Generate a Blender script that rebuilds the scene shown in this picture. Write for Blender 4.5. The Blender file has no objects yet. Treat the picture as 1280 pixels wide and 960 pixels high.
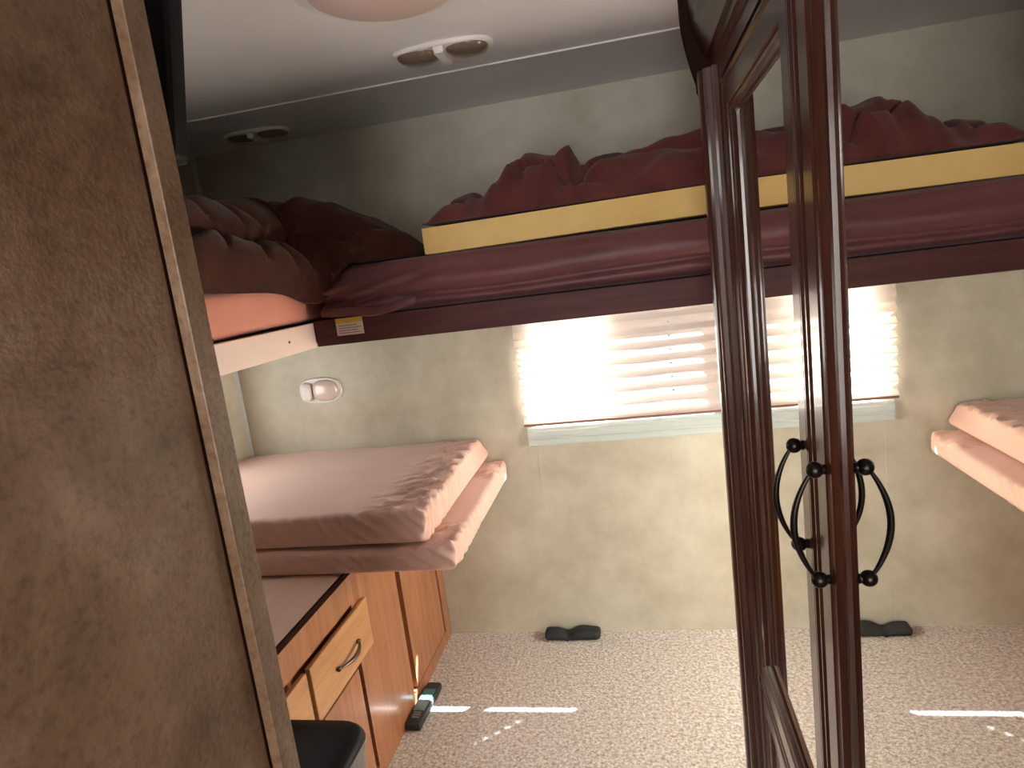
import bpy, bmesh, math, random
from mathutils import Vector, Matrix, noise

scene = bpy.context.scene
COL = scene.collection

# ------------------------------------------------------------------ camera
CAM_Z = 1.48918
F_PX = 821.15
cam_d = bpy.data.cameras.new('camera')
cam = bpy.data.objects.new('camera', cam_d)
COL.objects.link(cam)
RT = Vector((0.97619687, 0.17778769, -0.12422244))
UP = Vector((0.08950836, 0.19145657, 0.97741119))
FW = Vector((-0.19755488, 0.96526469, -0.17098582))
m = Matrix((RT, UP, -FW)).transposed().to_4x4()
m.translation = (0, 0, CAM_Z)
cam.matrix_world = m
cam_d.sensor_fit = 'HORIZONTAL'
cam_d.sensor_width = 36.0
cam_d.lens = F_PX / 1280 * 36.0
cam_d.clip_start = 0.01
scene.camera = cam

# ------------------------------------------------------------------ world, sun, exposure
SUN_DIR = Vector((-0.555, -0.465, -0.885))
SUN_E = 145.0
SKY_E = 4.6
world = bpy.data.worlds.new('world')
scene.world = world
world.use_nodes = True
bg = world.node_tree.nodes['Background']
bg.inputs[0].default_value = (1.0, 0.97, 0.95, 1)
bg.inputs[1].default_value = SKY_E
sun_d = bpy.data.lights.new('sun', 'SUN')
sun_d.energy = SUN_E
sun_d.angle = math.radians(0.6)
sun_d.color = (0.98, 0.98, 0.97)
sun = bpy.data.objects.new('sun', sun_d)
COL.objects.link(sun)
sun.location = (2.5, 5, 5)
sun.rotation_euler = SUN_DIR.to_track_quat('-Z', 'Y').to_euler()
def portal(name, loc, rot, sx, sy):                      # sampling guides over the openings, give no light themselves
    d = bpy.data.lights.new(name, 'AREA')
    d.shape = 'RECTANGLE'; d.size = sx; d.size_y = sy
    d.cycles.is_portal = True
    o = bpy.data.objects.new(name, d)
    COL.objects.link(o)
    o.location = loc; o.rotation_euler = rot
portal('portal_bunk_window', (-1.735, 1.01, 1.78), (0, -math.pi / 2, 0), .32, .34)
portal('portal_lower_window', (-1.735, 1.87, 1.12), (0, -math.pi / 2, 0), .38, .70)
portal('portal_rear_opening', (-.13, -1.75, 1.25), (math.pi / 2, 0, 0), .66, 1.40)
vs = scene.view_settings
vs.view_transform = 'Standard'
vs.look = 'None'
vs.gamma = 1
vs.use_curve_mapping = False
vs.exposure = 1.65
scene.cycles.max_bounces = 16
scene.cycles.diffuse_bounces = 9
scene.cycles.transparent_max_bounces = 16

# ------------------------------------------------------------------ materials
def nt(name):
    mt = bpy.data.materials.new(name)
    mt.use_nodes = True
    return mt, mt.node_tree.nodes, mt.node_tree.links, mt.node_tree.nodes['Principled BSDF']

def ramp(nodes, stops):
    r = nodes.new('ShaderNodeValToRGB')
    el = r.color_ramp.elements
    while len(el) > len(stops):
        el.remove(el[-1])
    while len(el) < len(stops):
        el.new(0.5)
    for e, (p, c) in zip(el, stops):
        e.position = p
        e.color = (*c, 1)
    return r

def mat_plain(name, col, rough=0.5, metal=0.0, coat=0.0, spec=0.5, sheen=0.0):
    mt, n, l, b = nt(name)
    b.inputs['Base Color'].default_value = (*col, 1)
    b.inputs['Roughness'].default_value = rough
    b.inputs['Metallic'].default_value = metal
    b.inputs['Coat Weight'].default_value = coat
    b.inputs['Coat Roughness'].default_value = 0.12
    b.inputs['Specular IOR Level'].default_value = spec
    b.inputs['Sheen Weight'].default_value = sheen
    return mt

def mat_noise(name, stops, scale, detail=6, rough=0.6, stretch=(1, 1, 1), bump=0.0, bscale=None, coat=0.0,
              distortion=0.0, spec=0.5, sheen=0.0, bdist=0.01, fine=None):
    mt, n, l, b = nt(name)
    tc = n.new('ShaderNodeTexCoord')
    mp = n.new('ShaderNodeMapping')
    mp.inputs['Scale'].default_value = stretch
    l.new(tc.outputs['Object'], mp.inputs[0])
    no = n.new('ShaderNodeTexNoise')
    no.inputs['Scale'].default_value = scale
    no.inputs['Detail'].default_value = detail
    no.inputs['Roughness'].default_value = 0.62
    no.inputs['Distortion'].default_value = distortion
    l.new(mp.outputs[0], no.inputs['Vector'])
    r = ramp(n, stops)
    l.new(no.outputs['Fac'], r.inputs[0])
    out = r.outputs[0]
    if fine:
        n2 = n.new('ShaderNodeTexNoise')
        n2.inputs['Scale'].default_value = fine[0]
        n2.inputs['Detail'].default_value = 3
        l.new(mp.outputs[0], n2.inputs['Vector'])
        r2 = ramp(n, [(fine[1], fine[3]), (fine[2], (1, 1, 1))])
        l.new(n2.outputs['Fac'], r2.inputs[0])
        mx = n.new('ShaderNodeMix')
        mx.data_type = 'RGBA'
        mx.blend_type = 'MULTIPLY'
        mx.inputs[0].default_value = 1
        l.new(out, mx.inputs[6])
        l.new(r2.outputs[0], mx.inputs[7])
        out = mx.outputs[2]
    l.new(out, b.inputs['Base Color'])
    b.inputs['Roughness'].default_value = rough
    b.inputs['Coat Weight'].default_value = coat
    b.inputs['Coat Roughness'].default_value = 0.1
    b.inputs['Specular IOR Level'].default_value = spec
    b.inputs['Sheen Weight'].default_value = sheen
    if bump:
        nb = n.new('ShaderNodeTexNoise')
        nb.inputs['Scale'].default_value = bscale or scale * 4
        nb.inputs['Detail'].default_value = 5
        l.new(mp.outputs[0], nb.inputs['Vector'])
        bp = n.new('ShaderNodeBump')
        bp.inputs['Strength'].default_value = bump
        bp.inputs['Distance'].default_value = bdist
        l.new(nb.outputs['Fac'], bp.inputs['Height'])
        l.new(bp.outputs[0], b.inputs['Normal'])
    return mt

M = {}
M['wallpaper'] = mat_noise('wallpaper', [(0.32, (0.455, 0.425, 0.33)), (0.52, (0.545, 0.52, 0.42)), (0.72, (0.62, 0.60, 0.50))],
                           5.5, 9, 0.55, bump=0.12, bscale=70, spec=0.35, bdist=0.004)
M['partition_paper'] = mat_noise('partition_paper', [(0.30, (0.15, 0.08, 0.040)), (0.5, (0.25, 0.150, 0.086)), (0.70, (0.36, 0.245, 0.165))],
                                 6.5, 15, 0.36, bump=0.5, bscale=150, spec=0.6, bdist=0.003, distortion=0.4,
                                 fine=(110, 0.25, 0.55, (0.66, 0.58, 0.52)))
M['ceiling'] = mat_noise('ceiling_vinyl', [(0.3, (0.80, 0.78, 0.80)), (0.7, (0.84, 0.82, 0.84))], 3, 4, 0.42, spec=0.5)
M['carpet'] = mat_noise('carpet', [(0.36, (0.35, 0.31, 0.28)), (0.5, (0.58, 0.545, 0.51)), (0.64, (0.78, 0.76, 0.73))], 95, 6, 0.95,
                        bump=0.5, bscale=170, spec=0.1, sheen=0.2, bdist=0.012, fine=(55, 0.30, 0.47, (0.74, 0.66, 0.60)))
M['dark_wood'] = mat_noise('cherry_wood', [(0.3, (0.030, 0.008, 0.005)), (0.6, (0.055, 0.0145, 0.007)), (0.8, (0.08, 0.024, 0.010))],
                           9, 5, 0.3, stretch=(2, 2, 0.3), coat=0.6, distortion=0.6, spec=0.3)
M['dark_wood'].node_tree.nodes['Principled BSDF'].inputs['Coat IOR'].default_value = 1.6
M['dark_wood'].node_tree.nodes['Principled BSDF'].inputs['Coat Roughness'].default_value = 0.12
M['bunk_wood'] = mat_noise('maroon_rail_wood', [(0.3, (0.065, 0.020, 0.020)), (0.7, (0.10, 0.033, 0.030))], 9, 5, 0.5,
                           stretch=(0.5, 5, 5), spec=0.2)
M['cabinet_wood'] = mat_noise('cabinet_wood', [(0.28, (0.25, 0.095, 0.042)), (0.5, (0.35, 0.145, 0.066)), (0.75, (0.43, 0.20, 0.10))],
                              8, 6, 0.33, stretch=(4, 4, 0.4), coat=0.2, distortion=0.8)
M['drawer_wood'] = mat_noise('drawer_wood', [(0.28, (0.40, 0.19, 0.075)), (0.5, (0.49, 0.25, 0.105)), (0.75, (0.56, 0.31, 0.15))],
                             8, 6, 0.33, stretch=(4, 0.4, 4), coat=0.2, distortion=0.8)
M['worktop'] = mat_noise('worktop_laminate', [(0.3, (0.72, 0.49, 0.39)), (0.7, (0.80, 0.58, 0.47))], 7, 5, 0.28, stretch=(4, 0.5, 4))
M['dark_edge'] = mat_plain('dark_edge', (0.020, 0.008, 0.006), 0.85, spec=0.05)
M['pink_sheet'] = mat_noise('pink_sheet', [(0.3, (0.66, 0.41, 0.33)), (0.7, (0.73, 0.465, 0.375))], 4, 3, 0.62, bump=0.08, bscale=300,
                            spec=0.35, sheen=0.3, bdist=0.002)
M['salmon_sheet'] = mat_noise('salmon_sheet', [(0.3, (0.56, 0.21, 0.145)), (0.7, (0.63, 0.25, 0.18))], 4, 3, 0.7, spec=0.3, sheen=0.3)
M['maroon_sheet'] = mat_noise('maroon_sheet', [(0.3, (0.105, 0.026, 0.028)), (0.7, (0.15, 0.04, 0.042))], 5, 3, 0.5, spec=0.5, sheen=0.25)
M['brown_blanket'] = mat_noise('brown_blanket', [(0.3, (0.042, 0.015, 0.010)), (0.7, (0.072, 0.025, 0.017))], 14, 6, 0.95, bump=0.6,
                               bscale=260, spec=0.05, sheen=0.12, bdist=0.003)
M['maroon_blanket'] = mat_noise('maroon_blanket', [(0.3, (0.095, 0.024, 0.022)), (0.7, (0.15, 0.042, 0.036))], 12, 5, 0.85, bump=0.3,
                                bscale=380, spec=0.1, sheen=0.15, bdist=0.003)
M['foam'] = mat_noise('yellow_foam', [(0.3, (0.70, 0.47, 0.17)), (0.7, (0.80, 0.57, 0.24))], 3, 4, 0.9, bump=0.2, bscale=220, spec=0.1, bdist=0.003)
M['white_plastic'] = mat_plain('white_plastic', (0.80, 0.77, 0.74), 0.35)
M['sill_white'] = mat_noise('pale_sill', [(0.3, (0.50, 0.58, 0.56)), (0.7, (0.57, 0.64, 0.62))], 6, 3, 0.35, stretch=(0.3, 4, 6))
M['pink_rail'] = mat_plain('pale_rail', (0.72, 0.55, 0.49), 0.4)
M['black'] = mat_plain('black_plastic', (0.007, 0.007, 0.008), 0.5, spec=0.2)
M['black_screen'] = mat_plain('black_screen', (0.004, 0.004, 0.005), 0.12)
M['grey_plastic'] = mat_plain('grey_plastic', (0.20, 0.19, 0.18), 0.4)
M['black_metal'] = mat_plain('oiled_bronze', (0.018, 0.014, 0.012), 0.28, 0.75)
M['steel'] = mat_plain('dark_steel', (0.16, 0.14, 0.12), 0.3, 1.0)
M['rubber'] = mat_plain('black_rubber', (0.020, 0.023, 0.026), 0.7)
M['teal'] = mat_plain('teal_plastic', (0.10, 0.22, 0.23), 0.25)
M['vent_pink'] = mat_plain('pale_pink_plastic', (0.66, 0.50, 0.47), 0.4)
M['lens'] = mat_plain('smoked_lens', (0.17, 0.12, 0.09), 0.15, coat=0.6)
M['lens_clear'] = mat_plain('milky_lens', (0.70, 0.58, 0.54), 0.15, coat=0.6)
M['label_white'] = mat_plain('label_paper', (0.72, 0.62, 0.56), 0.6)
M['label_yellow'] = mat_plain('label_yellow', (0.70, 0.46, 0.06), 0.6)
M['rail_brown'] = mat_plain('brown_shade_rail', (0.22, 0.10, 0.07), 0.5)
M['ink'] = mat_plain('label_ink', (0.08, 0.06, 0.05), 0.7)
M['mirror'] = mat_plain('mirror_silver', (0.86, 0.85, 0.81), 0.012, 1.0)

# pleated cloth that lets daylight through
mt, n, l, b = nt('shade_cloth')
n.remove(b)
df = n.new('ShaderNodeBsdfDiffuse'); df.inputs[0].default_value = (0.78, 0.69, 0.62, 1)
tr = n.new('ShaderNodeBsdfTranslucent'); tr.inputs[0].default_value = (0.86, 0.76, 0.66, 1)
mx = n.new('ShaderNodeMixShader'); mx.inputs[0].default_value = 0.5
l.new(df.outputs[0], mx.inputs[1]); l.new(tr.outputs[0], mx.inputs[2])
l.new(mx.outputs[0], n['Material Output'].inputs[0])
M['shade'] = mt

def mat_pane(name, col):
    mt, n, l, b = nt(name)
    n.remove(b)
    tr = n.new('ShaderNodeBsdfTransparent'); tr.inputs[0].default_value = (*col, 1)
    gl = n.new('ShaderNodeBsdfGlossy'); gl.inputs['Roughness'].default_value = 0.02
    mx = n.new('ShaderNodeMixShader'); mx.inputs[0].default_value = 0.05
    l.new(tr.outputs[0], mx.inputs[1]); l.new(gl.outputs[0], mx.inputs[2])
    l.new(mx.outputs[0], n['Material Output'].inputs[0])
    return mt
M['pane'] = mat_pane('window_glass', (0.50, 0.50, 0.50))
M['pane_clear'] = mat_pane('clear_window_glass', (0.74, 0.75, 0.74))
M['pane_screened'] = mat_pane('screened_window_glass', (0.20, 0.20, 0.21))

# ------------------------------------------------------------------ helpers
def obj(name, bm, mat, parent=None, smooth=False, auto=None):
    me = bpy.data.meshes.new(name)
    bmesh.ops.recalc_face_normals(bm, faces=bm.faces[:])
    bm.to_mesh(me)
    bm.free()
    o = bpy.data.objects.new(name, me)
    COL.objects.link(o)
    if mat:
        me.materials.append(M[mat] if isinstance(mat, str) else mat)
    if smooth:
        for p in me.polygons:
            p.use_smooth = True
        if auto:
            me.set_sharp_from_angle(angle=math.radians(auto))
    if parent is not None:
        o.parent = parent
        o.matrix_parent_inverse = Matrix.Translation(root_loc(parent)).inverted()
    return o

def root_loc(p):
    return Vector(p.get('_loc', (0, 0, 0)))

def thing(name, loc, label, cat, group=None):
    o = bpy.data.objects.new(name, None)
    COL.objects.link(o)
    o.location = loc
    o.empty_display_size = 0.05
    o['_loc'] = tuple(loc)
    o['label'] = label
    o['category'] = cat
    if group:
        o['group'] = group
    return o

def tag(o, label, cat, group=None):
    o['label'] = label
    o['category'] = cat
    if group:
        o['group'] = group
    return o

def struct(o):
    o['kind'] = 'structure'
    return o

def box(bm, lo, hi, bev=0.0, seg=2):
    lo = Vector(lo); hi = Vector(hi)
    r = bmesh.ops.create_cube(bm, size=1.0)
    vs_ = r['verts']
    c = (lo + hi) / 2
    d = hi - lo
    for v in vs_:
        v.co = Vector((c.x + v.co.x * d.x, c.y + v.co.y * d.y, c.z + v.co.z * d.z))
    if bev > 0:
        es = set()
        for v in vs_:
            es.update(v.link_edges)
        bmesh.ops.bevel(bm, geom=list(es), offset=bev, segments=seg, affect='EDGES', profile=0.6)
    return bm

def bx(lo, hi, bev=0.0, seg=2):
    return box(bmesh.new(), lo, hi, bev, seg)

def extrude_profile(pts, a0, a1, axis):
    """closed 2-D profile pts swept along axis. axis 'Y': pts=(x,z); 'Z': pts=(x,y); 'X': pts=(y,z)"""
    bm = bmesh.new()
    def P(p, a):
        if axis == 'Y': return (p[0], a, p[1])
        if axis == 'Z': return (p[0], p[1], a)
        return (a, p[0], p[1])
    A = [bm.verts.new(P(p, a0)) for p in pts]
    B = [bm.verts.new(P(p, a1)) for p in pts]
    k = len(pts)
    for i in range(k):
        j = (i + 1) % k
        bm.faces.new((A[i], A[j], B[j], B[i]))
    bm.faces.new(A[::-1]); bm.faces.new(B)
    return bm

def tube(bm, pts, radii, seg=10, flat=1.0, side=None):
    pts = [Vector(p) for p in pts]
    rings = []
    k = len(pts)
    for i, p in enumerate(pts):
        t = (pts[min(i + 1, k - 1)] - pts[max(i - 1, 0)]).normalized()
        a = Vector(side) if side else (Vector((0, 0, 1)) if abs(t.z) < 0.9 else Vector((1, 0, 0)))
        u = t.cross(a).normalized()
        w = u.cross(t).normalized()
        r = radii[i] if isinstance(radii, (list, tuple)) else radii
        rings.append([bm.verts.new(p + u * (r * flat * math.cos(2 * math.pi * q / seg)) + w * (r * math.sin(2 * math.pi * q / seg)))
                      for q in range(seg)])
    for i in range(k - 1):
        for q in range(seg):
            bm.faces.new((rings[i][q], rings[i][(q + 1) % seg], rings[i + 1][(q + 1) % seg], rings[i + 1][q]))
    bm.faces.new(rings[0][::-1]); bm.faces.new(rings[-1])
    return bm

def sphere(bm, c, r, su=14, sv=9, scale=(1, 1, 1)):
    mat = Matrix.Translation(c) @ Matrix.Diagonal((*scale, 1))
    bmesh.ops.create_uvsphere(bm, u_segments=su, v_segments=sv, radius=r, matrix=mat)
    return bm

def fbm(p, o=4):
    return noise.fractal(Vector(p), 1.0, 2.0, o)

def smoothstep(a, b, x):
    t = max(0.0, min(1.0, (x - a) / (b - a)))
    return t * t * (3 - 2 * t)

def interp(tab, x):
    if x <= tab[0][0]: return tab[0][1]
    for (x0, y0), (x1, y1) in zip(tab, tab[1:]):
        if x <= x1:
            t = (x - x0) / (x1 - x0)
            t = t * t * (3 - 2 * t)
            return y0 + (y1 - y0) * t
    return tab[-1][1]

def soft_block(lo, hi, cell, rad, disp=None):
    """rounded slab with a fine surface grid; disp(p, n) -> offset vector"""
    lo = Vector(lo); hi = Vector(hi)
    d = hi - lo
    ns = [max(2, int(round(d[i] / cell[i]))) for i in range(3)]
    bm = bmesh.new()
    vmap = {}
    core_lo = lo + Vector((rad, rad, rad)); core_hi = hi - Vector((rad, rad, rad))
    def vert(i, j, k):
        key = (i, j, k)
        if key not in vmap:
            p = Vector((lo.x + d.x * i / ns[0], lo.y + d.y * j / ns[1], lo.z + d.z * k / ns[2]))
            q = Vector([min(max(p[a], core_lo[a]), core_hi[a]) for a in range(3)])
            n_ = p - q
            if n_.length > 1e-9:
                n_.normalize()
                p = q + n_ * rad
            if disp:
                p = p + disp(p, n_)
            vmap[key] = bm.verts.new(p)
        return vmap[key]
    for a in range(3):
        b_, c_ = [(1, 2), (0, 2), (0, 1)][a]
        for side in (0, ns[a]):
            for u in range(ns[b_]):
                for v in range(ns[c_]):
                    q = []
                    for (uu, vv) in ((u, v), (u + 1, v), (u + 1, v + 1), (u, v + 1)):
                        idx = [0, 0, 0]
                        idx[a] = side; idx[b_] = uu; idx[c_] = vv
                        q.append(vert(*idx))
                    bm.faces.new(q)
    return bm

def heap(x0, x1, y0, y1, nx, ny, top, base):
    """a closed pile of cloth: top(x,y) upper surface, base(x,y) what it rests on"""
    bm = bmesh.new()
    T = []; B = []
    for i in range(nx + 1):
        rt_, rb_ = [], []
        for j in range(ny + 1):
            x = x0 + (x1 - x0) * i / nx; y = y0 + (y1 - y0) * j / ny
            px, py, pz = top(x, y)
            rt_.append(bm.verts.new((px, py, pz)))
            rb_.append(bm.verts.new((px, py, min(base(x, y), pz - 0.002))))
        T.append(rt_); B.append(rb_)
    for i in range(nx):
        for j in range(ny):
            bm.faces.new((T[i][j], T[i + 1][j], T[i + 1][j + 1], T[i][j + 1]))
            bm.faces.new((B[i][j], B[i][j + 1], B[i + 1][j + 1], B[i + 1][j]))
    for i in range(nx):
        for j in (0, ny):
            bm.faces.new((T[i][j], T[i + 1][j], B[i + 1][j], B[i][j]))
    for j in range(ny):
        for i in (0, nx):
            bm.faces.new((T[i][j], T[i][j + 1], B[i][j + 1], B[i][j]))
    return bm

# ------------------------------------------------------------------ the room
XL, XR = -1.672, 1.15
YF, YB = 2.46, -1.7
ZC = 2.078
WX0, WX1, WZ0, WZ1 = -0.435, 0.305, 0.868, 1.325      # window opening

struct(obj('floor', bx((XL - .1, YB - .1, -.06), (XR + .1, YF + .1, 0)), 'carpet'))
struct(obj('ceiling', bx((XL - .1, YB - .1, ZC), (XR + .1, YF + .1, ZC + .06)), 'ceiling'))
bm = bmesh.new()
box(bm, (XL - .1, YF, 0), (WX0, YF + .03, ZC))
box(bm, (WX1, YF, 0), (XR + .1, YF + .03, ZC))
box(bm, (WX0, YF, 0), (WX1, YF + .03, WZ0))
box(bm, (WX0, YF, WZ1), (WX1, YF + .03, ZC))
struct(obj('wall_far', bm, 'wallpaper'))
W3 = (.84, 1.18, 1.62, 1.94)                             # upper bunk window hidden by the partition, added unseen as fill light
bm = bmesh.new()
box(bm, (XL - .06, YB, 0), (XL, W3[0], ZC))
box(bm, (XL - .06, W3[1], 1.31), (XL, YF, ZC))
box(bm, (XL - .06, W3[0], 1.31), (XL, W3[1], W3[2]))
W4 = (1.52, 2.22, .93, 1.31)                             # unseen window added to light the lower mattresses and far wall
box(bm, (XL - .06, W3[0], 0), (XL, W4[0], 1.31))
box(bm, (XL - .06, W4[1], 0), (XL, YF, 1.31))
box(bm, (XL - .06, W4[0], 0), (XL, W4[1], W4[2]))
box(bm, (XL - .06, W3[0], W3[3]), (XL, W3[1], ZC))
struct(obj('wall_left', bm, 'wallpaper'))
W2 = (1.50, 2.38, .45, 1.30)                             # unseen side window behind the wardrobe, inferred from shading, added for fill
bm = bmesh.new()
box(bm, (XR, YB, 0), (XR + .06, W2[0], ZC))
box(bm, (XR, W2[1], 0), (XR + .06, YF, ZC))
box(bm, (XR, W2[0], 0), (XR + .06, W2[1], W2[2]))
box(bm, (XR, W2[0], W2[3]), (XR + .06, W2[1], ZC))
struct(obj('wall_right', bm, 'wallpaper'))
bm = bmesh.new()                                         # rear wall with an unseen bare opening added to let in fill light
box(bm, (XL, YB - .06, 0), (-.46, YB, ZC))
box(bm, (.20, YB - .06, 0), (XR, YB, ZC))
box(bm, (-.46, YB - .06, 1.95), (.20, YB, ZC))
box(bm, (-.46, YB - .06, 0), (.20, YB, .55))
struct(obj('wall_back', bm, 'wallpaper'))
PX = -0.505
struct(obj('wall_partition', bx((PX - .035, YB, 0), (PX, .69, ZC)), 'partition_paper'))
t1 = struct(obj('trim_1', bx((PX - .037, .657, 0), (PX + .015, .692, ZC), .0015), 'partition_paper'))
struct(obj('trim_groove_shade', bx((PX, .6525, 0), (PX + .0012, .657, ZC)), 'dark_edge'))  # flat dark strip standing in for the shaded groove beside the trim
struct(obj('trim_2', bx((XL, 1.994, ZC - .005), (XR, 2.008, ZC), .0015), 'white_plastic'))
struct(obj('trim_3', extrude_profile([(XL, YF), (XL + .012, YF), (XL, YF - .012)], 0, ZC, 'Z'), 'sill_white'))
# fine vertical joints of the wall panels
struct(obj('trim_4', bx((-.4375, YF - .0012, 0), (-.434, YF, .79)), 'wallpaper'))
struct(obj('trim_5', bx((-.4375, YF - .0012, 1.56), (-.434, YF, ZC)), 'wallpaper'))

# ------------------------------------------------------------------ window
win = bpy.data.objects.new('window_1', None)
COL.objects.link(win)
win.location = (-.08, YF, WZ0)
win['_loc'] = (-.08, YF, WZ0)
win['kind'] = 'structure'
bm = bmesh.new()
fw = .018
box(bm, (WX0, YF + .006, WZ0), (WX0 + fw, YF + .034, WZ1))
box(bm, (WX1 - fw, YF + .006, WZ0), (WX1, YF + .034, WZ1))
box(bm, (WX0 + fw, YF + .006, WZ0), (WX1 - fw, YF + .034, WZ0 + .010))
box(bm, (WX0 + fw, YF + .006, WZ1 - fw), (WX1 - fw, YF + .034, WZ1))
obj('window_frame', bm, 'white_plastic', win)
obj('mullion', bx((-.105, YF + .008, WZ0 + .010), (-.055, YF + .030, WZ1 - fw)), 'white_plastic', win)
obj('pane', bx((WX0 + fw, YF + .020, WZ0 + .010), (-.105, YF + .023, WZ1 - fw)), 'pane', win)
obj('pane', bx((-.055, YF + .020, WZ0 + .010), (WX1 - fw, YF + .023, WZ1 - fw)), 'pane_screened', win)
sp = [(YF, .802), (YF - .014, .802), (YF - .016, .806), (YF - .016, .826), (YF - .013, .829), (YF - .013, .836), (YF - .016, .839),
      (YF - .016, .858), (YF - .013, .861), (YF - .013, .866), (YF - .015, .869), (YF - .013, .876), (YF, .876)]
obj('window_sill', extrude_profile(sp, -.463, .39, 'X'), 'sill_white', win)

win2 = bpy.data.objects.new('fill_window_2', None)
COL.objects.link(win2)
win2.location = (XR, 1.94, W2[2])
win2['_loc'] = (XR, 1.94, W2[2])
win2['kind'] = 'structure'
bm = bmesh.new()
box(bm, (XR + .01, W2[0], W2[2]), (XR + .05, W2[0] + .02, W2[3]))
box(bm, (XR + .01, W2[1] - .02, W2[2]), (XR + .05, W2[1], W2[3]))
box(bm, (XR + .01, W2[0] + .02, W2[2]), (XR + .05, W2[1] - .02, W2[2] + .02))
box(bm, (XR + .01, W2[0] + .02, W2[3] - .02), (XR + .05, W2[1] - .02, W2[3]))
obj('window_frame', bm, 'white_plastic', win2)
obj('pane', bx((XR + .028, W2[0] + .02, W2[2] + .02), (XR + .031, W2[1] - .02, W2[3] - .02)), 'pane_clear', win2)

win3 = bpy.data.objects.new('fill_window_3', None)
COL.objects.link(win3)
win3.location = (XL, 1.01, W3[2])
win3['_loc'] = (XL, 1.01, W3[2])
win3['kind'] = 'structure'
bm = bmesh.new()
box(bm, (XL - .05, W3[0], W3[2]), (XL - .01, W3[0] + .02, W3[3]))
box(bm, (XL - .05, W3[1] - .02, W3[2]), (XL - .01, W3[1], W3[3]))
box(bm, (XL - .05, W3[0] + .02, W3[2]), (XL - .01, W3[1] - .02, W3[2] + .02))
box(bm, (XL - .05, W3[0] + .02, W3[3] - .02), (XL - .01, W3[1] - .02, W3[3]))
obj('window_frame', bm, 'white_plastic', win3)
obj('pane', bx((XL - .032, W3[0] + .02, W3[2] + .02), (XL - .029, W3[1] - .02, W3[3] - .02)), 'pane_clear', win3)
win4 = bpy.data.objects.new('fill_window_4', None)
COL.objects.link(win4)
win4.location = (XL, 1.87, W4[2])
win4['_loc'] = (XL, 1.87, W4[2])
win4['kind'] = 'structure'
bm = bmesh.new()
box(bm, (XL - .05, W4[0], W4[2]), (XL - .01, W4[0] + .02, W4[3]))
box(bm, (XL - .05, W4[1] - .02, W4[2]), (XL - .01, W4[1], W4[3]))
box(bm, (XL - .05, W4[0] + .02, W4[2]), (XL - .01, W4[1] - .02, W4[2] + .02))
box(bm, (XL - .05, W4[0] + .02, W4[3] - .02), (XL - .01, W4[1] - .02, W4[3]))
obj('window_frame', bm, 'white_plastic', win4)
obj('pane', bx((XL - .032, W4[0] + .02, W4[2] + .02), (XL - .029, W4[1] - .02, W4[3] - .02)), 'pane_clear', win4)
rb2 = thing('diffuser_blind', (XR - .02, 1.94, W2[2]), 'plain cream roller blind added unseen to diffuse the side window behind the wardrobe', 'blind')  # unseen blind, added to spread the sunlight from the side window
bm = bmesh.new()
g = [[bm.verts.new((XR - .012 + .002 * math.sin(q * .8), W2[0] - .02 + (W2[1] - W2[0] + .04) * q / 20, zz)) for q in range(21)] for zz in (W2[2] - .03, .9, W2[3])]
for r_ in range(2):
    for q in range(20):
        bm.faces.new((g[r_][q], g[r_][q + 1], g[r_ + 1][q + 1], g[r_ + 1][q]))
obj('cloth', bm, 'shade', rb2)
obj('hem_bar', bx((XR - .018, W2[0] - .02, W2[2] - .045), (XR - .006, W2[1] + .02, W2[2] - .03), .002), 'white_plastic', rb2)
obj('roller', tube(bmesh.new(), [(XR - .02, W2[0] - .02, W2[3] + .012), (XR - .02, W2[1] + .02, W2[3] + .012)], .014, 12), 'white_plastic', rb2)

# pleated shade
sh = thing('pleated_shade', (-.08, YF - .01, .90), 'cream pleated cloth shade glowing with sunlight over the window', 'window shade')
bm = bmesh.new()
SX0, SX1 = -.470, .385
cords = [-.16, .10]
xs = [SX0]
for c in cords:
    xs += [c - .0048, c + .0048]
xs.append(SX1)
full = []
for a, b_ in zip(xs, xs[1:]):
    k = max(1, int((b_ - a) / .03))
    full += [a + (b_ - a) * q / k for q in range(k)]
full.append(SX1)
z = .896
pitch = .0505
rows = []
while z < 1.285:
    amp = .0090 if z < 1.2 else .0035
    yi, yo = YF - .030 - amp, YF - .030 + amp
    for fz, yy in ((0, yi), (.07, yi), (.42, yo), (.50, yo), (.62, yo + (yi - yo) * .24), (.78, yo + (yi - yo) * .56)):
        rows.append((z + pitch * fz, yy))
    z += pitch
grid = [[bm.verts.new((x, y + .0010 * math.sin(x * 23 + r), z)) for x in full] for r, (z, y) in enumerate(rows)]
for r in range(len(rows) - 1):
    for c in range(len(full) - 1):
        xm_ = (full[c] + full[c + 1]) / 2
        if r % 6 == 4 and any(abs(xm_ - q) < .0047 for q in cords) and rows[r][0] > .96:
            continue                                     # the holes the lift cords run through
        bm.faces.new((grid[r][c], grid[r][c + 1], grid[r + 1][c + 1], grid[r + 1][c]))
obj('cloth', bm, 'shade', sh)
obj('bottom_rail', bx((SX0, YF - .038, .887), (SX1, YF - .024, .897), .002), 'rail_brown', sh)
obj('head_rail', bx((SX0, YF - .045, 1.312), (SX1, YF - .001, 1.345), .003), 'white_plastic', sh)

# ------------------------------------------------------------------ wardrobe with mirrored doors
MX = 0.1931
wd = thing('mirrored_wardrobe', (.46, .78, 0), 'tall dark cherry wood wardrobe with two mirrored doors', 'wardrobe')
bm = bmesh.new()
box(bm, (MX + .012, .20, 0), (.76, 1.345, ZC - .002))
obj('body', bm, 'dark_wood', wd)

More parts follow.
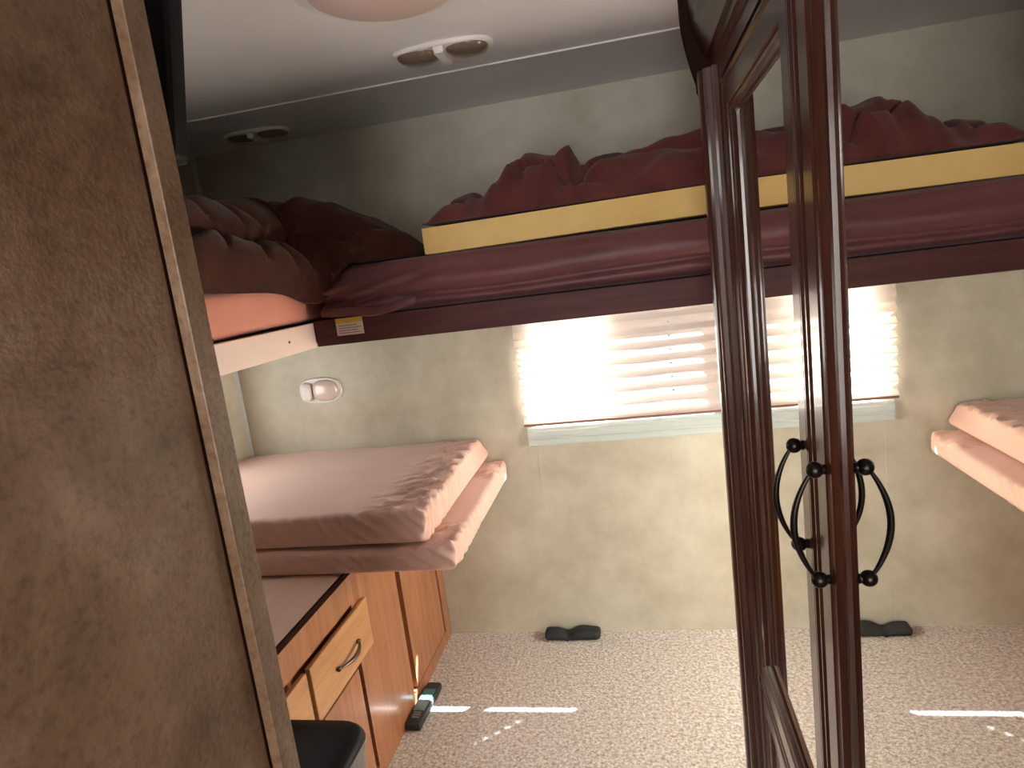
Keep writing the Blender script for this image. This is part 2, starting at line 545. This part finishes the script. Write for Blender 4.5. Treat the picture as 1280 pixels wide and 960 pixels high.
def door_frame(y0, y1, z0, z1, face):
    prof = [(0, 0), (0, .010), (.002, .014), (.005, .0165), (.009, .0165), (.0115, .0135), (.013, .0120), (.0155, .0135), (.018, .0150),
            (.051, .0150), (.053, .0130), (.056, .0118), (.060, .0112), (.062, .0090), (.065, .0045), (.070, .0030), (.070, -.004)]
    bm = bmesh.new()
    rings = []
    for w, p in prof:
        x = face - p
        rings.append([bm.verts.new(c) for c in ((x, y0 + w, z0 + w), (x, y1 - w, z0 + w), (x, y1 - w, z1 - w), (x, y0 + w, z1 - w))])
    for A, B in zip(rings, rings[1:]):
        for q in range(4):
            bm.faces.new((A[q], A[(q + 1) % 4], B[(q + 1) % 4], B[q]))
    A, B = rings[-1], rings[0]
    bk = [bm.verts.new((face + .010, v.co.y, v.co.z)) for v in B]
    bi = [bm.verts.new((face + .010, v.co.y, v.co.z)) for v in A]
    for q in range(4):
        bm.faces.new((B[q], B[(q + 1) % 4], bk[(q + 1) % 4], bk[q]))
        bm.faces.new((bk[q], bk[(q + 1) % 4], bi[(q + 1) % 4], bi[q]))
        bm.faces.new((bi[q], bi[(q + 1) % 4], A[(q + 1) % 4], A[q]))
    return bm

def bow_handle(bm, base_x, y, z0, z1, out=.034):
    """vertical bow pull on a face that looks towards -X"""
    for z in (z0, z1):
        tube(bm, [(base_x + .001, y, z), (base_x - .004, y, z), (base_x - .008, y, z)], [.0062, .0045, .0050], 10)
        sphere(bm, (base_x - .0105, y, z), .0092, 14, 10)
    pts, rad = [], []
    for q in range(25):
        t = q / 24
        z = z0 + (z1 - z0) * t
        pts.append((base_x - .011 - (out - .011) * math.sin(math.pi * t) ** .8, y, z))
        rad.append(.0019 + .0020 * math.sin(math.pi * t))
    tube(bm, pts, rad, 10, side=(0, 1, 0))
    return bm

DZ0, DZ1 = .608, 1.770
for (y0, y1, hy, lab) in ((.770, 1.284, .806, 'far'), (.250, .764, .714, 'near')):
    d = obj('door', door_frame(y0, y1, DZ0, DZ1, MX), 'dark_wood', wd)
    d['_loc'] = (0, 0, 0)
    for nm, b_, mt_, sm in (('mirror', bx((MX - .0005, y0 + .069, DZ0 + .069), (MX + .006, y1 - .069, DZ1 - .069)), 'mirror', False),
                            ('handle', bow_handle(bmesh.new(), MX - .0150, hy, 1.1145, 1.2405), 'black_metal', True)):
        c = obj(nm, b_, mt_, None, sm)
        c.parent = d
        c.matrix_parent_inverse = Matrix.Identity(4)
    d.matrix_parent_inverse = Matrix.Translation(root_loc(wd)).inverted()
    # drawer front below the door
    dz = door_frame(y0, y1, .09, .600, MX)
    df_ = obj('drawer', dz, 'dark_wood', wd)
    df_['_loc'] = (0, 0, 0)
    obj('drawer_panel', bx((MX - .004, y0 + .069, .159), (MX + .006, y1 - .069, .531)), 'dark_wood', wd)
obj('plinth', bx((MX + .012, .20, 0), (MX + .02, 1.345, .085)), 'dark_edge', wd)
post = [(MX + .02, 1.286), (MX - .016, 1.286), (MX - .0175, 1.290), (MX - .0175, 1.297), (MX - .024, 1.299), (MX - .028, 1.303), (MX - .028, 1.309),
        (MX - .036, 1.311), (MX - .040, 1.315), (MX - .041, 1.320), (MX - .038, 1.324), (MX - .044, 1.327), (MX - .047, 1.331),
        (MX - .0485, 1.342), (MX - .047, 1.349), (MX - .03, 1.352), (MX + .02, 1.352)]
obj('corner_post', extrude_profile(post, 0, 1.80, 'Z'), 'dark_wood', wd)
crown = [(MX + .02, 1.772), (MX - .0165, 1.772), (MX - .0165, 1.798), (MX - .022, 1.800), (MX - .026, 1.806), (MX - .026, 1.822), (MX - .032, 1.824),
         (MX - .036, 1.834), (MX - .044, 1.852), (MX - .053, 1.878), (MX - .0585, 1.91), (MX - .060, 1.94), (MX - .066, 1.945),
         (MX - .066, ZC - .002), (MX + .02, ZC - .002)]
obj('crown_moulding', extrude_profile(crown, .20, 1.345, 'Y'), 'dark_wood', wd)
br = [(MX + .02, 1.765), (MX - .044, 1.765), (MX - .048, 1.772), (MX - .048, 1.785)]
for q in range(11):
    t = q / 10
    br.append((MX - .048 - .022 * math.sin(t * math.pi / 2), 1.785 + .13 * t))
br += [(MX - .070, ZC - .002), (MX + .02, ZC - .002)]
obj('end_bracket', extrude_profile(br, 1.345, 1.375, 'Y'), 'dark_edge', wd)

# ------------------------------------------------------------------ bunks
BY = 1.78
b = thing('far_bunk_bed', (.1, 2.1, 1.34), 'dark maroon wooden bunk shelf running along the far wall above the window', 'bunk bed')
# front rail rises slightly to the right
bm = bx((-.918, BY - .018, 1.338), (XR, BY, 1.412), .003)
obj('front_rail', bm, 'bunk_wood', b)
obj('platform', bx((-.918, BY, 1.348), (XR, YF - .002, 1.409)), 'bunk_wood', b)
lb = obj('warning_label', bx((-.850, BY - .0195, 1.363), (-.768, BY - .018, 1.398)), 'label_white', b)
lb['label'] = 'small white warning label with yellow top band'
lb['_loc'] = (0, 0, 0)
def sub(name, bm, mat, part, root):
    c = obj(name, bm, mat)
    c.parent = part
    c.matrix_parent_inverse = Matrix.Identity(4)
    return c
obj('label_band', bx((-.850, BY - .0196, 1.398), (-.768, BY - .018, 1.412)), 'label_yellow', b)
bm = bmesh.new()
for q in range(4):
    box(bm, (-.843, BY - .01975, 1.369 + q * .007), (-.775 - .012 * (q % 2), BY - .0195, 1.3705 + q * .007))
obj('label_print', bm, 'ink', b)

def sheet_disp_far(p, n_):
    o = Vector((0, 0, 0))
    # long sagging swag along the front, tight wrinkles near the left end
    front = smoothstep(1.95, 1.78, p.y)
    sag = 1.452 + .012 * math.sin(p.x * 2.1 + .6) + .02 * smoothstep(-.35, -.8, p.x)
    d = p.z - sag
    o.y -= front * (.014 * math.exp(-((d - .035) / .03) ** 2) - .016 * math.exp(-(d / .011) ** 2)) 
    o.y -= front * .004 * fbm((p.x * 6, p.y * 6, p.z * 26 + p.x * 5), 3)
    le = smoothstep(-.45, -.85, p.x)
    o.y -= front * le * .012 * math.sin((p.z * 1.0 - p.x * .28) * 150)* smoothstep(1.42, 1.45, p.z) * smoothstep(1.54, 1.5, p.z)
    return o
md = thing('maroon_mattress', (.1, 2.1, 1.413), 'thin mattress in a maroon sheet on the far upper bunk', 'mattress')
obj('cover', soft_block((-.90, BY - .012, 1.413), (XR - .01, YF - .01, 1.556), (.02, .03, .0075), .03, sheet_disp_far), 'maroon_sheet', md, True)
obj('sheet_hem', soft_block((-.89, BY - .024, 1.413), (-.60, BY - .0125, 1.438), (.015, .006, .006), .006,
    lambda p, n_: Vector((0, -.004 * fbm((p.x * 18, 0, p.z * 30), 3), .012 * smoothstep(-.75, -.6, p.x) + .006 * math.sin(p.x * 20)))), 'maroon_sheet', md, True)

fo = tag(obj('foam_pad', soft_block((-.565, BY + .004, 1.560), (XR - .01, 2.40, 1.634), (.03, .03, .012), .005,
    lambda p, n_: Vector((0, -.002 * fbm((p.x * 3, p.y * 3, p.z * 9)), .004 * math.sin((p.x + .2) * 3.2)))), 'foam', None, True, 40),
    'yellow bare foam pad lying on the maroon mattress', 'foam pad')

def far_h(x, y):
    return interp([(-.565, .03), (-.545, .045), (-.50, .078), (-.45, .080), (-.41, .055), (-.37, .09), (-.32, .148), (-.27, .170), (-.15, .162),
                   (-.125, .100), (-.05, .122), (.045, .137), (.14, .150), (.22, .168), (.33, .15), (.45, .165), (.6, .14), (.8, .09), (1.02, .02)], x)
def far_top(x, y):
    edge = 1.800 + .007 * math.sin(x * 17) + .005 * math.sin(x * 41 + 1)
    cy = max(0.0, min(1.0, (y - edge) / .13))
    cy = math.sin(cy * math.pi / 2) ** .7 * smoothstep(2.36, 2.15, y)
    ends = smoothstep(-.563, -.535, x) * smoothstep(1.02, .98, x)
    front = smoothstep(2.02, 1.86, y)
    # broad swirling folds
    w = noise.noise(Vector((x * 2.2, y * 3, 4.0))) * 1.5
    f1 = math.sin(x * 17 - y * 38 + 5.0 * w)
    f2 = noise.noise(Vector((x * 9 - y * 6, y * 10 + x * 3, 7.1)))
    s1 = 1 - abs(math.sin(x * 8 + y * 13 + 3.5 * w))
    s2 = 1 - abs(math.sin(x * 15 - y * 9 + 4.5 * noise.noise(Vector((x * 3, y * 3, 8.0)))))
    h = far_h(x, y) * cy * (1 - .42 * front * s1 ** 4 - .18 * front * s2 ** 4) * (1 - .15 * front * (0.5 - .5 * f1)) + .016 * f2 * cy
    # hem running diagonally down the tall lump, with a hollow behind it
    dd = (x + .235) - (y - 1.81) * .75
    h += cy * (.020 * math.exp(-(dd / .014) ** 2) - .075 * front * math.exp(-((dd - .048) / .030) ** 2))
    px = x + .012 * noise.noise(Vector((x * 7, y * 7, 2.2)))
    py = y + .012 * noise.noise(Vector((x * 7 + 9, y * 7, 4.2)))
    return px, max(py, BY + .010), 1.6415 + ends * max(h, .004 * cy)
tag(obj('maroon_blanket', heap(-.563, 1.02, 1.79, 2.37, 210, 80, far_top, lambda x, y: 1.6395), 'maroon_blanket', None, True),
    'crumpled dark maroon blanket heaped along the yellow foam pad', 'blanket')

# left bunk
lbk = thing('left_bunk_bed', (-1.29, 1.3, 1.337), 'upper bunk with a pale rail running along the left wall', 'bunk bed')
obj('front_rail', bx((-.936, .80, 1.337), (-.918, BY - .02, 1.408), .002), 'pink_rail', lbk)
obj('platform', bx((XL + .002, .80, 1.347), (-.937, YF - .002, 1.408)), 'bunk_wood', lbk)
obj('rail_screw', sphere(bmesh.new(), (-.9175, 1.61, 1.372), .004, 10, 6, (.5, 1, 1)), 'black_metal', lbk, True)
def salmon_disp(p, n_):
    e = smoothstep(-1.02, -.93, p.x)
    return Vector((e * .005 * fbm((p.x * 5, p.y * 5, p.z * 12), 3), 0, .004 * fbm((p.x * 4, p.y * 4, 0), 3)))
tag(obj('salmon_mattress', soft_block((XL + .006, .82, 1.410), (-.930, YF - .012, 1.525), (.04, .03, .015), .03, salmon_disp), 'salmon_sheet', None, True),
    'mattress in a salmon pink sheet on the left upper bunk', 'mattress')
def dome_heap(boundary, centre, nr, na, height, rest, fold):
    """pile of cloth over a footprint: boundary [(x,y,zrim)], height(x,y) of the crown above rest(x,y)"""
    k = len(boundary)
    def bpt(t):                                            # closed Catmull-Rom curve
        f = t * k; i = int(f) % k; u = f - int(f)
        p = [Vector(boundary[(i + q - 1) % k]) for q in range(4)]
        return .5 * ((2 * p[1]) + (p[2] - p[0]) * u + (2 * p[0] - 5 * p[1] + 4 * p[2] - p[3]) * u * u + (3 * p[1] - p[0] - 3 * p[2] + p[3]) * u ** 3)
    bm = bmesh.new()
    c = Vector(centre)
    rings = []
    for i in range(1, nr + 1):
        r = i / nr
        row = []
        for j in range(na):
            b_ = bpt(j / na)
            x = c.x + (b_.x - c.x) * r; y = c.y + (b_.y - c.y) * r
            dome = max(0, 1 - r ** 3.2) ** .55
            z = b_.z + (rest(x, y) - b_.z) * (1 - smoothstep(.82, 1.0, r)) + height(x, y) * dome
            dx, dy, dz = fold(x, y, r, j / na)
            row.append(bm.verts.new((x + dx, y + dy, z + dz)))
        rings.append(row)
    top = bm.verts.new((c.x, c.y, rest(c.x, c.y) + height(c.x, c.y)))
    for j in range(na):
        bm.faces.new((top, rings[0][j], rings[0][(j + 1) % na]))
    for A, B in zip(rings, rings[1:]):
        for j in range(na):
            bm.faces.new((A[j], B[j], B[(j + 1) % na], A[(j + 1) % na]))
    lip = [bm.verts.new((v.co.x + (c.x - v.co.x) * .012, v.co.y + (c.y - v.co.y) * .012, v.co.z - .004)) for v in rings[-1]]
    for j in range(na):
        bm.faces.new((rings[-1][j], lip[j], lip[(j + 1) % na], rings[-1][(j + 1) % na]))
    rings.append(lip)
    under = []
    for v in lip:
        x = v.co.x + (c.x - v.co.x) * .05; y = v.co.y + (c.y - v.co.y) * .05
        under.append(bm.verts.new((x, y, rest(x, y) + .001)))
    for j in range(na):
        bm.faces.new((rings[-1][j], under[j], under[(j + 1) % na], rings[-1][(j + 1) % na]))
    bm.faces.new(under[::-1])
    return bm

def left_rest(x, y):
    return 1.532 + .028 * smoothstep(-.95, -.90, x)
def left_h(x, y):
    return interp([(-1.62, .20), (-1.30, .23), (-1.05, .245), (-.95, .235), (-.86, .20), (-.78, .16), (-.70, .13), (-.62, .10)], x)
def left_fold(x, y, r, t):
    f2 = noise.noise(Vector((x * 5, y * 5, 5.5)))
    f3 = noise.noise(Vector((x * 16, y * 16, 2.5)))
    w = smoothstep(0, .25, r) * smoothstep(1.0, .95, r)
    warp = noise.noise(Vector((x * 1.8, y * 1.8, 6.0)))
    s1 = 1 - abs(math.sin(x * 9 - y * 6 + 4 * warp))
    s2 = 1 - abs(math.sin(x * 5 + y * 11 + 5 * noise.noise(Vector((x * 2.4, y * 2.4, 1.0)))))
    dz = w * (.020 * f2 + .007 * f3 - .040 * s1 ** 6 - .028 * s2 ** 6)
    # turned-back layer along the rim: a fat roll below a deep tuck
    k = smoothstep(2.0, 1.85, y)
    wob = .02 * math.sin(t * 47) + .03 * noise.noise(Vector((t * 14, 0, 3)))
    rad = k * (.050 * math.exp(-((r - .955 - wob * .3) / .035) ** 2) - .075 * math.exp(-((r - .855 - wob) / .030) ** 2))
    dz += k * (.020 * math.exp(-((r - .93 - wob * .5) / .04) ** 2) - .030 * math.exp(-((r - .845 - wob) / .03) ** 2))
    vx, vy = x + 1.12, y - 1.74
    L = math.hypot(vx, vy) + 1e-6
    # keep the roll from swelling into the foam pad or past the bunk front
    return vx / L * rad, vy / L * rad + .01 * f2 * w, dz
brown_edge = [(-1.62, 1.30, 1.532), (-1.35, 1.18, 1.532), (-1.10, 1.13, 1.532), (-.945, 1.20, 1.530), (-.922, 1.34, 1.520), (-.918, 1.48, 1.513),
              (-.917, 1.62, 1.500), (-.912, 1.72, 1.470), (-.880, 1.750, 1.468), (-.835, 1.752, 1.515), (-.775, 1.765, 1.565), (-.69, 1.785, 1.564),
              (-.625, 1.84, 1.564), (-.610, 1.95, 1.564), (-.66, 2.12, 1.564), (-.90, 2.30, 1.562), (-1.25, 2.38, 1.535), (-1.61, 2.36, 1.535), (-1.64, 1.9, 1.535)]
tag(obj('brown_blanket', dome_heap(brown_edge, (-1.12, 1.74, 0), 46, 200, left_h, left_rest, left_fold), 'brown_blanket', None, True),
    'thick fuzzy dark brown blanket piled in the left corner of the upper bunks', 'blanket')
# ------------------------------------------------------------------ lower mattresses on the worktop
def pink_disp(x1, y0, z0, z1, seed):
    def f(p, n_):
        o = Vector((0, 0, 0))
        end = smoothstep(x1 - .26, x1 - .02, p.x)
        fr = smoothstep(y0 + .10, y0, p.y)
        g1 = fbm((p.x * 5, p.y * 4, p.z * 4 + seed), 2)
        w1 = math.sin((p.x + p.z * 1.1) * 130 + 6 * g1)
        o.y -= fr * .0075 * w1 * (.25 + abs(fbm((p.x * 4, seed, p.z * 3), 2)) * 1.4) * smoothstep(z0, z0 + .02, p.z)
        w2 = math.sin((p.y - p.z * .5) * 120 + 6 * fbm((p.y * 6, p.z * 7, seed + 3), 3))
        if p.x > x1 - .05:
            o.x += .0055 * w2 * smoothstep(y0 + .45, y0 + .05, p.y)
        top = smoothstep(z1 - .03, z1, p.z)
        r = abs(noise.noise(Vector(((p.x + p.y * .7) * 9, (p.y - p.x * .7) * 22, seed))))
        patch = smoothstep(.12, .35, noise.noise(Vector((p.x * 4, p.y * 4, seed + 5))) + .35)
        o.z += top * end * patch * .014 * max(0, 1 - r * 6)
        o.z += top * (.004 * fbm((p.x * 3, p.y * 3, seed), 2))
        return o
    return f
def upper_disp(p, n_):
    o = pink_disp(-.630, 1.640, .771, .860, 2.0)(p, n_)
    t = smoothstep(.785, .85, p.z)
    o.z += t * (.004 - .016 * (p.y - 1.640) / .81)         # sags towards the wall
    o.x -= .022 * t * smoothstep(1.7, 2.45, p.y)
    return o
tag(obj('upper_pink_mattress', soft_block((XL + .008, 1.640, .771), (-.630, 2.452, .860), (.009, .009, .0065), .017, upper_disp), 'pink_sheet', None, True),
    'upper of the two pink sheeted mattresses stacked on the worktop below the wall lamp', 'mattress')
tag(obj('lower_pink_mattress', soft_block((XL + .008, 1.622, .692), (-.552, 2.40, .763), (.009, .009, .006), .020, pink_disp(-.552, 1.622, .692, .763, 7.0)),
        'pink_sheet', None, True),
    'lower longer pink sheeted mattress overhanging the worktop', 'mattress')

# ------------------------------------------------------------------ cabinets on the left
CX = -.900
wt = thing('worktop', (-1.29, 1.7, .672), 'brown laminate worktop with a dark front edge over the left cabinets', 'worktop')
obj('top', bx((XL + .004, .97, .672), (CX - .004, YF - .003, .690), .001), 'worktop', wt)
obj('edge_band', bx((CX - .004, .97, .672), (CX + .003, YF - .003, .690), .0015), 'dark_edge', wt)

def raised(y0, y1, z0, z1, p=.014, bev=.004):
    return bx((CX + .0005, y0, z0), (CX + p, y1, z1), bev)
def h_handle(bm, y0, y1, z, base_x):
    for y in (y0, y1):
        sphere(bm, (base_x + .006, y, z), .0075, 12, 8)
        tube(bm, [(base_x - .001, y, z), (base_x + .006, y, z)], .005, 8)
    pts, rad = [], []
    for q in range(21):
        t = q / 20
        pts.append((base_x + .006 + .020 * math.sin(math.pi * t) ** .8, y0 + (y1 - y0) * t, z - .004 * math.sin(math.pi * t)))
        rad.append(.003 + .0035 * math.sin(math.pi * t))
    tube(bm, pts, rad, 10)
    return bm

ca = thing('drawer_cabinet', (-1.29, 1.5, 0), 'brown wooden cabinet with two drawers over doors, nearest the bin', 'cabinet')
bm = bmesh.new()
box(bm, (XL + .006, .98, 0), (CX - .034, 2.000, .671))
box(bm, (CX - .034, .98, .585), (CX, 2.000, .671))          # fascia under the worktop
box(bm, (CX - .034, .98, 0), (CX, 2.000, .045))
box(bm, (CX - .034, 1.735, .045), (CX, 1.988, .585))
box(bm, (CX - .034, 1.652, .045), (CX, 1.735, .585))
box(bm, (CX - .034, .98, .40), (CX, 1.652, .415))
obj('body', bm, 'cabinet_wood', ca)
for (y0, y1, hy) in ((1.362, 1.722, 1.553), (.990, 1.345, 1.17)):
    d = obj('drawer', raised(y0, y1, .418, .573, .016), 'drawer_wood', ca)
    sub('handle', h_handle(bmesh.new(), hy - .066, hy + .066, .488, CX + .016), 'steel', d, ca)
    for p in d.children[0].data.polygons: p.use_smooth = True
obj('door', bx((CX - .030, 1.33, .05), (CX + .002, 1.628, .396), .002), 'cabinet_wood', ca)
obj('door', bx((CX - .030, .99, .05), (CX + .002, 1.318, .396), .002), 'cabinet_wood', ca)
cb = thing('corner_cabinet', (-1.29, 2.2, 0), 'brown wooden cabinet with a plain door, against the far wall', 'cabinet')
bm = bmesh.new()
box(bm, (XL + .006, 2.004, 0), (CX - .034, YF - .004, .671))
box(bm, (CX - .034, 2.004, .56), (CX, 2.020, .671))
box(bm, (CX - .034, 2.392, 0), (CX, YF - .004, .671))
box(bm, (CX - .034, 2.004, 0), (CX, 2.392, .05))
obj('body', bm, 'cabinet_wood', cb)
obj('door', bx((CX - .030, 2.024, .055), (CX + .001, 2.374, .660), .002), 'cabinet_wood', cb)

# ------------------------------------------------------------------ bin
def rounded_rect(cx, cy, hx, hy, r, seg=6):
    pts = []
    for (sx, sy, a0) in ((1, 1, 0), (-1, 1, 90), (-1, -1, 180), (1, -1, 270)):
        for q in range(seg + 1):
            a = math.radians(a0 + 90 * q / seg)
            pts.append((cx + sx * (hx - r) + r * math.cos(a), cy + sy * (hy - r) + r * math.sin(a)))
    return pts
def loft(levels):
    bm = bmesh.new()
    rings = [[bm.verts.new((x, y, z)) for (x, y) in pts] for (pts, z) in levels]
    k = len(rings[0])
    for A, B in zip(rings, rings[1:]):
        for q in range(k):
            bm.faces.new((A[q], A[(q + 1) % k], B[(q + 1) % k], B[q]))
    bm.faces.new(rings[0][::-1]); bm.faces.new(rings[-1])
    return bm
bn = thing('waste_bin', (-.745, 1.01, 0), 'grey waste bin with a black lid in front of the drawers', 'bin')
rr = lambda hx, hy, r=.055: rounded_rect(-.745, 1.01, hx, hy, r)
obj('body', loft([(rr(.095, .11), 0), (rr(.098, .115), .02), (rr(.118, .136), .565), (rr(.122, .140), .572), (rr(.122, .140), .585)]), 'grey_plastic', bn, True, 35)
obj('lid', loft([(rr(.120, .138), .586), (rr(.120, .138), .592), (rr(.114, .132), .600), (rr(.09, .105), .6025), (rr(.04, .05, .03), .603)]), 'black', bn, True, 50)

# ------------------------------------------------------------------ television behind the partition
tv = thing('television', (-.85, .92, 1.66), 'black flat television edge showing behind the partition near the ceiling', 'television')
bm = bx((-1.09, .905, 1.70), (-.624, .945, 1.955), .014, 3)
RM = Matrix.Translation((-.624, .92, 1.82)) @ Matrix.Rotation(math.radians(10.5), 4, 'Y') @ Matrix.Translation((.624, -.92, -1.82))
bmesh.ops.transform(bm, matrix=RM, verts=bm.verts[:])
obj('housing', bm, 'black', tv)
bm = bx((-1.075, .9452, 1.715), (-.639, .9465, 1.94))
bmesh.ops.transform(bm, matrix=RM, verts=bm.verts[:])
obj('screen', bm, 'black_screen', tv)
obj('mount', bx((-.70, .90, 1.652), (-.648, .915, 1.72), .002), 'grey_plastic', tv)

# ------------------------------------------------------------------ lamps
def dome_lamp(name, label, w, h, loc, rot, split, lens_mats, group=None):
    """oval fixture lying in its local XY plane, facing local +Z"""
    t = thing(name, loc, label, 'lamp', group)
    R = Matrix.Translation(loc) @ rot.to_4x4()
    def oval(sx, sy, z, k=28, p=2.6):
        out = []
        for q in range(k):
            a = 2 * math.pi * q / k
            c, s_ = math.cos(a), math.sin(a)
            out.append((sx * math.copysign(abs(c) ** (2 / p), c), sy * math.copysign(abs(s_) ** (2 / p), s_)))
        return (out, z)
    bm = loft([oval(w / 2, h / 2, 0), oval(w / 2, h / 2, .006), oval(w / 2 * .97, h / 2 * .95, .010), oval(w / 2 * .9, h / 2 * .85, .011)])
    bmesh.ops.transform(bm, matrix=R, verts=bm.verts[:])
    obj('base', bm, 'white_plastic', t, True, 40)
    for (cx, hw), mt_ in zip(split, lens_mats):
        lv = []
        for q in range(7):
            a = q / 6 * math.pi / 2
            pts, _ = oval(hw * (math.cos(a) * .82 + .18), h / 2 * .82 * (math.cos(a) * .8 + .2), 0)
            lv.append(([(x + cx, y) for x, y in pts], .011 + .018 * math.sin(a)))
        bm = loft(lv)
        bmesh.ops.transform(bm, matrix=R, verts=bm.verts[:])
        obj('lens', bm, mt_, t, True, 50)
    return t, R
down = Matrix.Rotation(math.pi, 3, 'X')
t, R = dome_lamp('ceiling_lamp', 'white twin dome ceiling lamp close to the ceiling seam', .27, .125, (-.440, 1.800, ZC), down,
                 ((-.066, .056), (.066, .056)), ('lens', 'lens'))
bm = loft([(rounded_rect(0, 0, .014, .055, .004), .010), (rounded_rect(0, 0, .012, .052, .004), .026)])
bmesh.ops.transform(bm, matrix=R, verts=bm.verts[:])
obj('divider', bm, 'white_plastic', t)
t, R = dome_lamp('ceiling_lamp', 'ceiling lamp in the dark far corner above the brown blanket', .24, .12, (-1.27, 2.27, ZC), down,
                 ((-.060, .050), (.060, .050)), ('lens', 'lens'))
bm = loft([(rounded_rect(0, 0, .014, .052, .004), .010), (rounded_rect(0, 0, .012, .050, .004), .026)])
bmesh.ops.transform(bm, matrix=R, verts=bm.verts[:])
obj('divider', bm, 'white_plastic', t)
wallrot = Matrix.Rotation(math.pi / 2, 3, 'X')
t, R = dome_lamp('wall_lamp', 'small oval wall lamp above the pink mattresses', .185, .108, (-1.300, YF, 1.100), wallrot,
                 ((.022, .055),), ('lens_clear',))
bm = loft([(rounded_rect(-.055, 0, .022, .040, .018), .010), (rounded_rect(-.055, 0, .020, .036, .016), .030), (rounded_rect(-.055, 0, .014, .028, .012), .036)])
bmesh.ops.transform(bm, matrix=R, verts=bm.verts[:])
obj('switch_cover', bm, 'white_plastic', t, True, 40)

# round ceiling vent at the top of the picture
vt = thing('ceiling_vent', (-.44, 1.365, ZC), 'round pale pink ceiling vent at the top edge of the photo', 'vent')
def ring(r, z, k=40): return ([(-.44 + r * math.cos(2 * math.pi * q / k), 1.365 + r * math.sin(2 * math.pi * q / k)) for q in range(k)], z)
obj('flange', loft([ring(.185, ZC), ring(.185, ZC - .004), ring(.176, ZC - .008), ring(.15, ZC - .009)]), 'ceiling', vt, True, 40)
obj('cover', loft([ring(.150, ZC - .009), ring(.149, ZC - .018), ring(.135, ZC - .024), ring(.08, ZC - .028), ring(.03, ZC - .029)]), 'vent_pink', vt, True, 50)

# ------------------------------------------------------------------ small things on the carpet
bm = soft_block((-.488, 2.385, .0), (-.262, 2.45, .036), (.008, .01, .006), .017,
                lambda p, n_: Vector((0, 0, (-.014 * math.exp(-((p.x + .395) / .028) ** 2) + .006 * math.exp(-((p.x + .33) / .035) ** 2)) * (1 if p.z > .017 else 0))))
tag(obj('slipper', bm, 'rubber', None, True), 'black slipper lying on the carpet at the foot of the far wall', 'slipper')
rc = thing('remote_control', (-.868, 1.975, 0), 'dark oblong handset with a shiny teal middle beside the cabinet foot', 'remote control')
RM = Matrix.Translation((-.866, 1.975, 0)) @ Matrix.Rotation(math.radians(-3), 4, 'Z')
def rb(lo, hi, bev):
    bm = bx(lo, hi, bev)
    bmesh.ops.transform(bm, matrix=RM, verts=bm.verts[:])
    return bm
obj('case', rb((-.028, -.115, .001), (.028, .115, .030), .010), 'rubber', rc, True, 50)
obj('display', rb((-.021, -.05, .0295), (.021, .07, .033), .002), 'teal', rc)
for q in range(3):
    obj('button', rb((-.014, -.085 + q * .012, .0295), (.014, -.078 + q * .012, .0325), .001), 'grey_plastic', rc)
